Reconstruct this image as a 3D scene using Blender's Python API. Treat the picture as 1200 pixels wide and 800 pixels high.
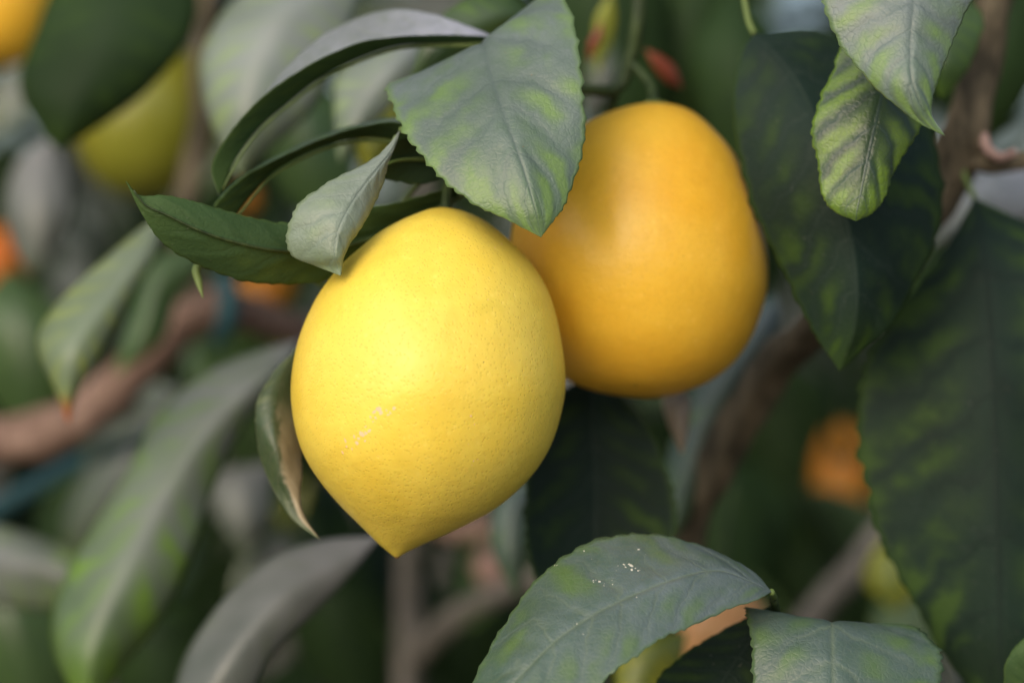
import bpy, bmesh, math, random
from mathutils import Vector, Matrix, noise as mnoise
for o in list(bpy.data.objects): bpy.data.objects.remove(o)
scene = bpy.context.scene
COL = scene.collection
rnd = random.Random(7)

# ------------------------------------------------------------------ camera
F_MM, SENSOR, D0, CAMZ = 55.0, 22.3, 0.69, 1.30
cam_d = bpy.data.cameras.new('camera'); cam = bpy.data.objects.new('camera', cam_d); COL.objects.link(cam)
cam.location = (0, -D0, CAMZ); cam.rotation_euler = (math.radians(90), 0, 0)
cam_d.sensor_width = SENSOR; cam_d.lens = F_MM
cam_d.clip_start = 0.02; cam_d.clip_end = 500
cam_d.dof.use_dof = True; cam_d.dof.focus_distance = D0 - 0.024
cam_d.dof.aperture_fstop = 2.5; cam_d.dof.aperture_blades = 7
scene.camera = cam

# ------------------------------------------------------------------ sky and sun (bright overcast)
SUN_EL, SUN_AZ = math.radians(26), math.radians(-154)     # azimuth from +Y towards +X: behind the camera, to its left
world = bpy.data.worlds.new('World'); scene.world = world; world.use_nodes = True
wn, wl = world.node_tree.nodes, world.node_tree.links
wn.clear()
sky = wn.new('ShaderNodeTexSky'); sky.sky_type = 'NISHITA'; sky.sun_disc = False
sky.sun_elevation = SUN_EL; sky.sun_rotation = SUN_AZ
sky.air_density = 1.0; sky.dust_density = 4.0; sky.ozone_density = 1.0
hs = wn.new('ShaderNodeHueSaturation'); hs.inputs['Saturation'].default_value = 0.95
bg = wn.new('ShaderNodeBackground'); bg.inputs['Strength'].default_value = 0.15
wo = wn.new('ShaderNodeOutputWorld')
wl.new(sky.outputs[0], hs.inputs['Color']); wl.new(hs.outputs[0], bg.inputs[0]); wl.new(bg.outputs[0], wo.inputs[0])
sd = bpy.data.lights.new('sun', 'SUN'); sun = bpy.data.objects.new('sun', sd); COL.objects.link(sun)
sd.energy = 1.5; sd.angle = math.radians(90); sd.color = (1.0, 0.985, 0.96)
sdir = Vector((math.sin(SUN_AZ) * math.cos(SUN_EL), math.cos(SUN_AZ) * math.cos(SUN_EL), math.sin(SUN_EL)))
sun.rotation_euler = sdir.to_track_quat('Z', 'Y').to_euler(); sun.location = (-1, -2, 4)
scene.view_settings.view_transform = 'Standard'; scene.view_settings.look = 'None'
scene.view_settings.gamma = 1.0; scene.view_settings.use_curve_mapping = False
scene.view_settings.exposure = 0.05
scene.render.engine = 'CYCLES'
scene.cycles.max_bounces = 6; scene.cycles.diffuse_bounces = 4; scene.cycles.glossy_bounces = 3; scene.cycles.transmission_bounces = 3

# ------------------------------------------------------------------ helpers
S = D0 * SENSOR / F_MM / 1200.0
def P(p):                       # measured point: across, down, millimetres behind the lemon's middle -> metres in the place
    d = p[2] * 0.001; k = (D0 + d) / D0 * S
    return Vector(((p[0] - 600) * k, d, CAMZ - (p[1] - 400) * k))
def tag(o, label=None, cat=None, group=None, kind=None):
    if label: o['label'] = label
    if cat: o['category'] = cat
    if group: o['group'] = group
    if kind: o['kind'] = kind
    return o
def empty(name, loc=(0, 0, 0)):
    o = bpy.data.objects.new(name, None); COL.objects.link(o); o.location = loc; o.empty_display_size = 0.02
    return o
def link(name, me, parent=None, mats=(), smooth=True):
    if mats and not me.materials:
        for m in mats: me.materials.append(m)
    if smooth: me.polygons.foreach_set('use_smooth', [True] * len(me.polygons))
    o = bpy.data.objects.new(name, me); COL.objects.link(o)
    if parent:
        o.parent = parent
        L = Vector((0, 0, 0)); q = parent
        while q: L = L + q.location; q = q.parent
        o.location = -L
    return o
def catmull(pts, n):
    m = len(pts) - 1; out = []
    for i in range(n + 1):
        f = i / n * m; k = min(int(f), m - 1); t = f - k
        a = pts[k - 1] if k > 0 else pts[0] * 2 - pts[1]
        b, c = pts[k], pts[k + 1]
        d = pts[k + 2] if k + 2 <= m else pts[m] * 2 - pts[m - 1]
        out.append(0.5 * ((2 * b) + (c - a) * t + (2 * a - 5 * b + 4 * c - d) * t * t + (3 * b - a - 3 * c + d) * t ** 3))
    return out

# ------------------------------------------------------------------ materials
def mat(name):
    m = bpy.data.materials.new(name); m.use_nodes = True
    nt = m.node_tree; b = nt.nodes['Principled BSDF']
    return m, nt.nodes, nt.links, b
def mth(n, l, op, a, b=None, c=None, clamp=False):
    k = n.new('ShaderNodeMath'); k.operation = op; k.use_clamp = clamp
    for i, x in enumerate((a, b, c)):
        if x is None: continue
        if isinstance(x, (int, float)): k.inputs[i].default_value = x
        else: l.new(x, k.inputs[i])
    return k.outputs[0]
def mixc(n, l, f, a, b):
    k = n.new('ShaderNodeMix'); k.data_type = 'RGBA'
    for s, x in ((k.inputs[0], f), (k.inputs[6], a), (k.inputs[7], b)):
        if isinstance(x, (int, float)): s.default_value = x
        elif isinstance(x, tuple): s.default_value = x + (1,) if len(x) == 3 else x
        else: l.new(x, s)
    return k.outputs[2]
def nz(n, l, vec, scale, detail=3, rough=0.55):
    k = n.new('ShaderNodeTexNoise'); k.inputs['Scale'].default_value = scale
    k.inputs['Detail'].default_value = detail; k.inputs['Roughness'].default_value = rough
    l.new(vec, k.inputs['Vector']); return k.outputs['Fac']
def smooth(n, l, x, lo, hi, a=0.0, b=1.0):
    k = n.new('ShaderNodeMapRange'); k.interpolation_type = 'SMOOTHSTEP'
    l.new(x, k.inputs[0])
    for i, v in zip((1, 2, 3, 4), (lo, hi, a, b)): k.inputs[i].default_value = v
    return k.outputs[0]

def leaf_mat(name, green, chlor, film_sheen=(0.3, 0.33, 0.36), film_sheen_amt=0.3, chlor_amt=0.5, tip=0.5, rough=0.37,
             vein=(0.2, 0.25, 0.16), vein_amt=0.4, trans=0.22, spec=0.55, dry=None, edge=None, far=False):
    """citrus leaf blade: green, yellowing between the side veins, waxy film with painted sky reflection, pale or dark veins"""
    m, n, l, b = mat(name)
    uv = n.new('ShaderNodeUVMap'); sep = n.new('ShaderNodeSeparateXYZ'); l.new(uv.outputs[0], sep.inputs[0])
    u, v = sep.outputs[0], sep.outputs[1]
    au = mth(n, l, 'ABSOLUTE', mth(n, l, 'MULTIPLY_ADD', u, 2.0, -1.0))
    geo = n.new('ShaderNodeTexCoord'); oi = n.new('ShaderNodeObjectInfo')
    vadd = n.new('ShaderNodeVectorMath'); vadd.operation = 'MULTIPLY_ADD'
    l.new(oi.outputs['Random'], vadd.inputs[0]); vadd.inputs[1].default_value = (3, 5, 7); l.new(geo.outputs['Object'], vadd.inputs[2])
    pos = vadd.outputs[0]
    n1 = nz(n, l, pos, 55, 3); n2 = nz(n, l, pos, 240, 4, 0.6); n3 = nz(n, l, pos, 22, 2); n4 = nz(n, l, pos, 1100, 3, 0.7); n5 = nz(n, l, pos, 75, 2, 0.5)
    if far: n4 = n5 = n2 = n1
    vo = n.new('ShaderNodeTexVoronoi'); vo.feature = 'DISTANCE_TO_EDGE'; vo.inputs['Scale'].default_value = 620; l.new(pos, vo.inputs['Vector'])
    net = smooth(n, l, vo.outputs['Distance'], 0.0, 0.22, 1, 0)
    # side veins
    w = mth(n, l, 'MULTIPLY', mth(n, l, 'SUBTRACT', v, mth(n, l, 'MULTIPLY', mth(n, l, 'POWER', au, 1.15), 0.17)), 8.5)
    w = mth(n, l, 'ADD', w, mth(n, l, 'MULTIPLY_ADD', n1, 1.7, -0.85))
    dist = mth(n, l, 'ABSOLUTE', mth(n, l, 'SUBTRACT', mth(n, l, 'FRACT', w), 0.5))          # 0 on a vein
    lat = smooth(n, l, dist, 0.0, 0.10, 1, 0)
    between = smooth(n, l, dist, 0.02, 0.45)
    rib = smooth(n, l, au, 0.0, 0.045, 1, 0)
    tz = mth(n, l, 'MULTIPLY_ADD', v, tip, 1 - tip)                                            # more yellow towards the tip
    ez = smooth(n, l, au, 0.02, 0.55)
    cm = mth(n, l, 'MULTIPLY', mth(n, l, 'MULTIPLY', between, ez), mth(n, l, 'MULTIPLY', tz, smooth(n, l, n5, 0.52 - 0.30 * chlor_amt, 0.86 - 0.26 * chlor_amt)))
    cm = mth(n, l, 'MULTIPLY', cm, chlor_amt * 1.7, clamp=True)
    rim = mth(n, l, 'MULTIPLY', smooth(n, l, au, 0.90, 1.0), 0.75 * (0.3 + chlor_amt))
    cm = mth(n, l, 'MAXIMUM', cm, rim)
    tipm = mth(n, l, 'MULTIPLY', smooth(n, l, v, 0.78, 1.0), tip * 0.9)
    cm = mth(n, l, 'MAXIMUM', cm, tipm)
    g = mixc(n, l, smooth(n, l, n3, 0.3, 0.7), tuple(x * 0.8 for x in green), tuple(x * 1.2 for x in green))
    c = mixc(n, l, cm, g, chlor)
    bm = mth(n, l, 'MULTIPLY', mth(n, l, 'MULTIPLY', smooth(n, l, n2, 0.1, 0.75, 0.55, 1.0), smooth(n, l, n3, 0.2, 0.75, 0.45, 1.0)),
             mth(n, l, 'SUBTRACT', 1.0, mth(n, l, 'MULTIPLY', cm, 0.75)))
    bm = mth(n, l, 'MULTIPLY', bm, mth(n, l, 'MULTIPLY_ADD', v, -0.8 * film_sheen_amt, film_sheen_amt), clamp=True)
    c = mixc(n, l, bm, c, film_sheen)  # sky reflection painted into the film colour, fading from base to tip
    vm = mth(n, l, 'MAXIMUM', mth(n, l, 'MULTIPLY', lat, mth(n, l, 'MULTIPLY_ADD', au, -0.55, 0.75)), rib)
    c = mixc(n, l, mth(n, l, 'MULTIPLY', net, vein_amt * 0.25), c, vein) if not far else c
    c = mixc(n, l, mth(n, l, 'MULTIPLY', vm, vein_amt), c, vein)
    if dry:                                             # one half dried to cream
        dm = mth(n, l, 'MULTIPLY', smooth(n, l, mth(n, l, 'ADD', u, mth(n, l, 'MULTIPLY_ADD', n2, 0.4, -0.2)), 0.5, 0.62), smooth(n, l, v, 0.2, 0.55))
        c = mixc(n, l, mth(n, l, 'MULTIPLY', dm, 0.85), c, dry)
    if edge:                                            # coloured tip
        c = mixc(n, l, smooth(n, l, v, 0.86, 0.97), c, edge)
    if not far:
        sp = mth(n, l, 'MULTIPLY', smooth(n, l, n4, 0.66, 0.74), 0.25)
        c = mixc(n, l, sp, c, (0.4, 0.38, 0.33))
    l.new(c, b.inputs['Base Color'])
    l.new(mth(n, l, 'MULTIPLY_ADD', n2, 0.25, rough - 0.12), b.inputs['Roughness'])
    b.inputs['Specular IOR Level'].default_value = spec
    if not far:
      bp = n.new('ShaderNodeBump'); bp.inputs['Strength'].default_value = 0.35; bp.inputs['Distance'].default_value = 0.0004
      fine = nz(n, l, pos, 700, 3, 0.6)
      l.new(mth(n, l, 'ADD', mth(n, l, 'MULTIPLY_ADD', net, -0.3, mth(n, l, 'MULTIPLY', vm, -0.8)), mth(n, l, 'ADD', fine, n2)), bp.inputs['Height']); l.new(bp.outputs[0], b.inputs['Normal'])
    tr = n.new('ShaderNodeBsdfTranslucent'); mx = n.new('ShaderNodeMixShader'); mx.inputs[0].default_value = trans
    tc = mixc(n, l, 0.5, c, (green[0] * 1.8, green[1] * 2.2, green[2] * 0.7))
    l.new(tc, tr.inputs[0]); l.new(b.outputs[0], mx.inputs[1]); l.new(tr.outputs[0], mx.inputs[2])
    l.new(mx.outputs[0], n['Material Output'].inputs[0])
    return m

M = {}
M['front'] = leaf_mat('leaf_pale_dust_sheen', (0.075, 0.15, 0.06), (0.17, 0.29, 0.07), film_sheen=(0.33, 0.345, 0.46), film_sheen_amt=0.95, chlor_amt=0.85, tip=0.55, vein=(0.10, 0.14, 0.13), vein_amt=0.5)  # violet grey paints the sky's reflection over the dusty green
M['small'] = leaf_mat('leaf_pale_small', (0.19, 0.265, 0.16), (0.29, 0.39, 0.17), film_sheen=(0.5, 0.53, 0.58), film_sheen_amt=0.8, chlor_amt=0.4, tip=0.4, vein=(0.15, 0.2, 0.17), vein_amt=0.45)
M['low'] = leaf_mat('leaf_grey_green', (0.032, 0.085, 0.035), (0.10, 0.185, 0.04), film_sheen=(0.23, 0.265, 0.34), film_sheen_amt=0.8, chlor_amt=0.65, tip=0.4, vein=(0.17, 0.22, 0.14), vein_amt=0.45)
M['sheen'] = leaf_mat('leaf_painted_sheen', (0.07, 0.10, 0.06), (0.16, 0.22, 0.07), film_sheen=(0.47, 0.49, 0.62), film_sheen_amt=1.0, chlor_amt=0.2, tip=0.2)  # grey-violet sky sheen painted into the colour
M['bright'] = leaf_mat('leaf_yellowing', (0.03, 0.066, 0.025), (0.15, 0.26, 0.03), film_sheen=(0.10, 0.13, 0.15), film_sheen_amt=0.15, chlor_amt=1.0, tip=0.7, vein=(0.05, 0.085, 0.075), vein_amt=0.8)
M['dark'] = leaf_mat('leaf_dark', (0.008, 0.021, 0.013), (0.035, 0.07, 0.012), film_sheen=(0.04, 0.06, 0.07), film_sheen_amt=0.22, chlor_amt=0.7, tip=0.75, rough=0.6, vein=(0.04, 0.06, 0.045), vein_amt=0.35, trans=0.05, spec=0.13)
M['darkmottle'] = leaf_mat('leaf_dark_mottled', (0.008, 0.021, 0.012), (0.038, 0.075, 0.016), film_sheen=(0.06, 0.08, 0.09), film_sheen_amt=0.18, chlor_amt=0.75, tip=0.3, rough=0.6, vein=(0.008, 0.016, 0.013), vein_amt=0.6, trans=0.06, spec=0.13)
M['under'] = leaf_mat('leaf_underside', (0.045, 0.092, 0.03), (0.11, 0.18, 0.04), film_sheen=(0.08, 0.13, 0.07), film_sheen_amt=0.2, chlor_amt=0.4, tip=0.4, rough=0.6, vein=(0.035, 0.065, 0.025), vein_amt=0.4, trans=0.25, spec=0.25)
M['underdark'] = leaf_mat('leaf_underside_dark', (0.02, 0.045, 0.016), (0.05, 0.09, 0.02), film_sheen_amt=0.05, chlor_amt=0.2, tip=0.4, rough=0.6, vein=(0.02, 0.04, 0.02), vein_amt=0.3, trans=0.12, spec=0.2, far=True)
M['dryhalf'] = leaf_mat('leaf_half_dried', (0.045, 0.085, 0.025), (0.17, 0.2, 0.08), film_sheen_amt=0.15, chlor_amt=0.6, tip=0.3, dry=(0.52, 0.43, 0.29), vein=(0.2, 0.19, 0.12))
M['paletip'] = leaf_mat('leaf_pale_red_tip', (0.12, 0.18, 0.08), (0.3, 0.38, 0.07), film_sheen=(0.36, 0.39, 0.41), film_sheen_amt=0.6, chlor_amt=0.8, tip=0.8, edge=(0.5, 0.14, 0.05), vein_amt=0.2, far=True)
M['bggrey'] = leaf_mat('leaf_far_grey', (0.055, 0.08, 0.05), (0.12, 0.2, 0.04), film_sheen=(0.27, 0.275, 0.30), film_sheen_amt=1.0, chlor_amt=0.9, tip=0.95, far=True, vein=(0.13, 0.15, 0.14))
M['bglong'] = leaf_mat('leaf_far_long', (0.07, 0.15, 0.025), (0.15, 0.29, 0.02), film_sheen=(0.25, 0.25, 0.28), film_sheen_amt=1.35, chlor_amt=0.85, tip=0.8, vein=(0.1, 0.12, 0.11), far=True)
M['bgsmooth'] = leaf_mat('leaf_far_smooth', (0.06, 0.085, 0.055), (0.12, 0.18, 0.05), film_sheen=(0.36, 0.355, 0.385), film_sheen_amt=0.9, chlor_amt=0.25, tip=0.4, far=True, vein=(0.2, 0.21, 0.21))
M['bgpale'] = leaf_mat('leaf_far_pale', (0.14, 0.19, 0.13), (0.26, 0.36, 0.16), film_sheen=(0.36, 0.39, 0.44), film_sheen_amt=1.0, chlor_amt=0.9, tip=0.6, far=True, vein=(0.22, 0.25, 0.24))
M['cream'] = leaf_mat('leaf_dried_cream', (0.5, 0.40, 0.3), (0.55, 0.3, 0.16), film_sheen=(0.6, 0.55, 0.48), film_sheen_amt=0.4, chlor_amt=0.5, tip=0.7, far=True)
M['bggreen'] = leaf_mat('leaf_far_green', (0.045, 0.095, 0.022), (0.11, 0.21, 0.02), film_sheen=(0.12, 0.15, 0.15), film_sheen_amt=0.3, chlor_amt=0.5, tip=0.6, far=True, vein=(0.05, 0.09, 0.04))
M['bgdark'] = leaf_mat('leaf_far_dark', (0.020, 0.044, 0.012), (0.055, 0.105, 0.015), film_sheen=(0.05, 0.075, 0.07), film_sheen_amt=0.15, chlor_amt=0.4, tip=0.5, spec=0.15, rough=0.6, far=True, vein=(0.02, 0.04, 0.022))
M['bgyellow'] = leaf_mat('leaf_far_yellow', (0.16, 0.20, 0.02), (0.4, 0.4, 0.03), film_sheen_amt=0.1, chlor_amt=0.9, tip=0.4, far=True)
M['bgred'] = leaf_mat('leaf_far_red', (0.22, 0.04, 0.015), (0.3, 0.08, 0.02), film_sheen_amt=0.05, chlor_amt=0.5, tip=0.4, far=True)

def bark_mat(name, c1, c2, scale=160, rough=0.8):
    m, n, l, b = mat(name)
    tc = n.new('ShaderNodeTexCoord'); mp = n.new('ShaderNodeMapping'); mp.inputs['Scale'].default_value = (1, 1, 0.3)
    l.new(tc.outputs['Object'], mp.inputs[0])
    f = nz(n, l, mp.outputs[0], scale, 5, 0.65); g = nz(n, l, tc.outputs['Object'], 40, 3)
    l.new(mixc(n, l, smooth(n, l, mth(n, l, 'ADD', f, mth(n, l, 'MULTIPLY', g, 0.6)), 0.55, 1.05), c1, c2), b.inputs['Base Color'])
    b.inputs['Roughness'].default_value = rough; b.inputs['Specular IOR Level'].default_value = 0.25
    bp = n.new('ShaderNodeBump'); bp.inputs['Strength'].default_value = 0.6; bp.inputs['Distance'].default_value = 0.001
    l.new(f, bp.inputs['Height']); l.new(bp.outputs[0], b.inputs['Normal'])
    return m
M['bark'] = bark_mat('bark_brown', (0.03, 0.027, 0.017), (0.16, 0.13, 0.085))
M['barkred'] = bark_mat('bark_reddish', (0.13, 0.08, 0.06), (0.28, 0.19, 0.15))
M['barkgrey'] = bark_mat('bark_grey', (0.06, 0.058, 0.05), (0.19, 0.175, 0.155))
M['twig'] = bark_mat('twig_green', (0.018, 0.032, 0.012), (0.06, 0.09, 0.03), 260, 0.55)
M['petiole'] = bark_mat('petiole_green', (0.08, 0.13, 0.035), (0.16, 0.22, 0.07), 260, 0.5)
M['pinkwood'] = bark_mat('bark_pinkish', (0.22, 0.13, 0.11), (0.45, 0.31, 0.27))

def peel_mat(name, base, warm, green, green_amt=0.6, pore=1.0, rough=0.36):
    m, n, l, b = mat(name)
    tc = n.new('ShaderNodeTexCoord'); pos = tc.outputs['Object']
    at = n.new('ShaderNodeAttribute'); at.attribute_name = 'axial'      # 0 stalk end .. 1 blossom end
    big = nz(n, l, pos, 26, 3, 0.5); mid = nz(n, l, pos, 130, 4, 0.6); fine = nz(n, l, pos, 900, 2)
    vor = n.new('ShaderNodeTexVoronoi'); vor.inputs['Scale'].default_value = 950; vor.inputs['Randomness'].default_value = 0.9
    l.new(pos, vor.inputs['Vector'])
    vor2 = n.new('ShaderNodeTexVoronoi'); vor2.inputs['Scale'].default_value = 330; l.new(pos, vor2.inputs['Vector'])
    c = mixc(n, l, smooth(n, l, big, 0.35, 0.68), base, warm)
    c = mixc(n, l, smooth(n, l, mid, 0.45, 0.75, 0, 0.22), c, tuple(min(1, x * 1.25 + 0.01) for x in base))
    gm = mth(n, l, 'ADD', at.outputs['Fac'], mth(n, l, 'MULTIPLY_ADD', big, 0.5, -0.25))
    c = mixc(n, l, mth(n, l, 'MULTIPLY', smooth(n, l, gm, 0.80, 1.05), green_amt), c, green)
    gp = mth(n, l, 'MULTIPLY', smooth(n, l, nz(n, l, pos, 48, 2), 0.60, 0.74), 0.22 * green_amt)
    c = mixc(n, l, gp, c, green)
    pit = smooth(n, l, vor.outputs['Distance'], 0.05, 0.4, 1, 0)
    c = mixc(n, l, mth(n, l, 'MULTIPLY', pit, 0.26), c, tuple(x * 0.6 for x in warm))
    dots = mth(n, l, 'MULTIPLY', smooth(n, l, vor2.outputs['Distance'], 0.0, 0.33, 1, 0), smooth(n, l, mid, 0.35, 0.65, 0.1, 0.42))
    c = mixc(n, l, dots, c, tuple(min(1, x * 1.1 + 0.06) for x in base))
    blot = smooth(n, l, nz(n, l, pos, 75, 5, 0.7), 0.52, 0.72, 0, 0.3)
    c = mixc(n, l, blot, c, (warm[0] * 0.82, warm[1] * 0.78, warm[2] * 0.7))
    l.new(c, b.inputs['Base Color'])
    l.new(mth(n, l, 'MULTIPLY_ADD', mid, 0.2, rough - 0.1), b.inputs['Roughness'])
    b.inputs['Subsurface Weight'].default_value = 0.12; b.inputs['Subsurface Radius'].default_value = (1.0, 0.6, 0.12)
    b.inputs['Subsurface Scale'].default_value = 0.002
    b.inputs['Specular IOR Level'].default_value = 0.42
    bp = n.new('ShaderNodeBump'); bp.inputs['Strength'].default_value = 0.26 * pore; bp.inputs['Distance'].default_value = 0.00032
    h = mth(n, l, 'ADD', mth(n, l, 'MULTIPLY', pit, -1.0), mth(n, l, 'ADD', mth(n, l, 'MULTIPLY', vor2.outputs['Distance'], 0.9), mth(n, l, 'MULTIPLY', mid, 1.6)))
    l.new(h, bp.inputs['Height']); l.new(bp.outputs[0], b.inputs['Normal'])
    return m
M['peel'] = peel_mat('peel_lemon_yellow', (0.86, 0.655, 0.095), (0.85, 0.61, 0.065), (0.50, 0.47, 0.03), 0.85)
M['peelwarm'] = peel_mat('peel_warm_yellow', (0.83, 0.50, 0.045), (0.81, 0.44, 0.028), (0.6, 0.36, 0.02), 0.15)
M['peelorange'] = peel_mat('peel_orange', (0.55, 0.15, 0.012), (0.45, 0.10, 0.008), (0.6, 0.3, 0.02), 0.1)
M['peelamber'] = peel_mat('peel_amber', (0.46, 0.20, 0.015), (0.42, 0.15, 0.01), (0.16, 0.045, 0.006), 0.9)  # deep shade painted into the peel, darkest at the lower end
M['peelpeach'] = peel_mat('peel_peach', (0.62, 0.34, 0.14), (0.55, 0.27, 0.1), (0.6, 0.3, 0.1), 0.1)
M['peelgreen'] = peel_mat('peel_greenish', (0.19, 0.20, 0.018), (0.24, 0.22, 0.018), (0.12, 0.15, 0.02), 0.8)
def plain(name, c, rough=0.6, var=0.25):
    m, n, l, b = mat(name); tc = n.new('ShaderNodeTexCoord')
    f = nz(n, l, tc.outputs['Object'], 300, 4)
    l.new(mixc(n, l, f, tuple(x * (1 - var) for x in c), tuple(min(1, x * (1 + var)) for x in c)), b.inputs['Base Color'])
    b.inputs['Roughness'].default_value = rough; return m
M['scar'] = plain('scar_cream', (0.88, 0.58, 0.34), 0.7, 0.12)
M['speck'] = plain('speck_brown', (0.25, 0.14, 0.04), 0.8)
M['debris'] = plain('debris_white', (0.55, 0.54, 0.46), 0.7, 0.1)
M['teal'] = plain('plastic_teal', (0.02, 0.09, 0.11), 0.6)
M['tip'] = plain('blossom_scar_brown', (0.2, 0.11, 0.03), 0.8)
M['soil'] = bark_mat('soil_pale_bounce', (0.09, 0.07, 0.05), (0.2, 0.165, 0.12), 30, 0.95)  # unseen ground, its tone paled to bounce light up under the lemons

# ------------------------------------------------------------------ setting
bm = bmesh.new()
bmesh.ops.create_grid(bm, x_segments=60, y_segments=60, size=30)
for v in bm.verts: v.co.z = 0.02 * mnoise.noise(v.co * 0.9)
me = bpy.data.meshes.new('ground'); bm.to_mesh(me); bm.free()
tag(link('ground', me, None, [M['soil']]), 'bare soil paled for bounce light under the lemon trees', 'ground', kind='structure')

# ------------------------------------------------------------------ builders
def grid_leaf(Lp, Mp, Rp, power=1.6, nu=12, thick=0.00028, serr=0.012, relief=0.00022, wave=0.0, seed=0, flip=False):
    """closed leaf blade; Lp/Mp/Rp rows of points from base to tip; returns mesh with a top and an underside slot"""
    nv = len(Mp) - 1; r = random.Random(seed)
    ln = [0]
    for i in range(nv): ln.append(ln[-1] + (Mp[i + 1] - Mp[i]).length)
    tot = ln[-1] or 1
    pos, uvs = [], []
    sL = [0.0]; sR = [0.0]
    for i in range(nv):
        for s in (sL, sR):
            s.append(s[-1] + (1.0 + 0.5 * r.random()) * nv ** -1 * 19)
    for i in range(nv + 1):
        v = ln[i] / tot; row = []
        for j in range(-nu, nu + 1):
            u = j / nu; a = abs(u)
            E = Lp[i] if u < 0 else Rp[i]
            ph = (sL if u < 0 else sR)[i]
            saw = (ph % 1.0) - 0.5
            sc = 1 + ((serr * saw * 2 * (a ** 6) + serr * 1.3 * (a ** 6) * mnoise.noise(Vector((v * 14, u * 0.6, seed * 5.3)))) if 0.04 < v < 0.985 else 0)
            if a > 0.999 and serr > 0 and 0.05 < v < 0.97: sc += 0.012 * r.uniform(-1, 1)
            lin = Mp[i] + (E - Mp[i]) * a * sc
            # quadratic bulge: the blade leaves the rib along the mean of both sides
            T = (Rp[i] - Lp[i]) * 0.5 * (1 if u >= 0 else -1)
            quad = Mp[i] + T * a * sc + (E - Mp[i] - T) * a * a * sc
            k = power - 1.0
            row.append((lin * (1 - k) + quad * k, u, v))
        pos.append(row)
    W = 2 * nu + 1
    co = [[x[0] for x in row] for row in pos]
    nrm = [[None] * W for _ in range(nv + 1)]
    for i in range(nv + 1):
        for j in range(W):
            du = co[i][min(j + 1, W - 1)] - co[i][max(j - 1, 0)]
            dv = co[min(i + 1, nv)][j] - co[max(i - 1, 0)][j]
            c = dv.cross(du)
            nrm[i][j] = c.normalized() if c.length > 1e-12 else Vector((0, -1, 0))
            if nrm[i][j].length == 0: nrm[i][j] = Vector((0, -1, 0))
    sg = -1 if flip else 1
    verts, faces, mi, uvl = [], [], [], []
    for side in (1, -1):
        for i in range(nv + 1):
            for j in range(W):
                p, u, v = pos[i][j]; a = abs(u)
                w = (v - 0.17 * a ** 1.15) * 8.5 + 0.35 * mnoise.noise(Vector((u * 2, v * 5, seed * 1.7)))
                f = abs((w % 1.0) - 0.5)
                taper = min(1, 6 * v, 6 * (1 - v))
                h = relief * taper * (-math.exp(-(f / 0.13) ** 2) * (1 - 0.6 * a) * min(1, 5 * a) - 1.3 * math.exp(-(a / 0.05) ** 2) * 1.0)
                h += wave * taper * mnoise.noise(Vector((u * 1.6, v * 4.5, seed * 3.1))) * (0.3 + a)
                edge = 1 - a ** 8
                th = thick * (0.25 + 0.75 * edge) * 0.5
                verts.append(p + nrm[i][j] * sg * (h + side * th))
    N = (nv + 1) * W
    for side in (0, 1):
        for i in range(nv):
            for j in range(W - 1):
                a = side * N + i * W + j
                q = (a, a + 1, a + W + 1, a + W)
                if (side == 0) ^ flip: q = q[::-1]
                q = q[::-1] if not flip and side == 0 else q
                faces.append(q); mi.append(side)
    rim = []
    for i in range(nv):
        for j in (0, W - 1):
            a, b2 = i * W + j, (i + 1) * W + j
            rim.append((a, b2, b2 + N, a + N)); 
    faces += rim; mi += [0] * len(rim)
    me = bpy.data.meshes.new('leaf_blade'); me.from_pydata([tuple(x) for x in verts], [], faces)
    me.polygons.foreach_set('material_index', mi)
    ul = me.uv_layers.new(name='UVMap')
    per = [((pos[(k % N) // W][k % W if False else (k % N) % W][1] + 1) / 2, pos[(k % N) // W][(k % N) % W][2]) for k in range(2 * N)]
    dat = []
    for lp in me.loops: dat += per[lp.vertex_index]
    ul.data.foreach_set('uv', dat)
    bm = bmesh.new(); bm.from_mesh(me)
    bmesh.ops.recalc_face_normals(bm, faces=bm.faces); bm.to_mesh(me); bm.free()
    me.update()
    return me

def tube_mesh(pts, rad, n=8, seg=6, wob=0.0, seed=0):
    if len(pts) > 2 or wob: c = catmull(pts, seg * (len(pts) - 1))
    else: c = [pts[0].lerp(pts[1], t / seg) for t in range(seg + 1)]
    m = len(c) - 1; rr = []
    for i in range(m + 1):
        f = i / m * (len(rad) - 1); k = min(int(f), len(rad) - 2); rr.append(rad[k] + (rad[k + 1] - rad[k]) * (f - k))
    vs, fs = [], []; up = Vector((0.13, 0.9, 0.2)).normalized()
    for i in range(m + 1):
        t = (c[min(i + 1, m)] - c[max(i - 1, 0)]).normalized()
        a = t.cross(up)
        if a.length < 1e-3: a = t.cross(Vector((1, 0, 0)))
        a.normalize(); b = t.cross(a)
        for k in range(n):
            q = 2 * math.pi * k / n; d = a * math.cos(q) + b * math.sin(q)
            r = rr[i] * (1 + wob * mnoise.noise(c[i] * 70 + d * 1.3 + Vector((seed, 0, 0))))
            vs.append(tuple(c[i] + d * r))
    for i in range(m):
        for k in range(n):
            a = i * n + k; b2 = i * n + (k + 1) % n
            fs.append((a, b2, b2 + n, a + n))
    fs.append(tuple(range(n))[::-1]); fs.append(tuple(m * n + k for k in range(n)))
    me = bpy.data.meshes.new('tube'); me.from_pydata(vs, [], fs)
    bm = bmesh.new(); bm.from_mesh(me); bmesh.ops.recalc_face_normals(bm, faces=bm.faces); bm.to_mesh(me); bm.free()
    return me
def tube(name, pts, rad_mm, m, parent, n=10, seg=6, wob=0.0):
    return link(name, tube_mesh([P(p) for p in pts], [r * 0.001 for r in rad_mm], n, seg, wob, len(pts)), parent, [m])

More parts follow.
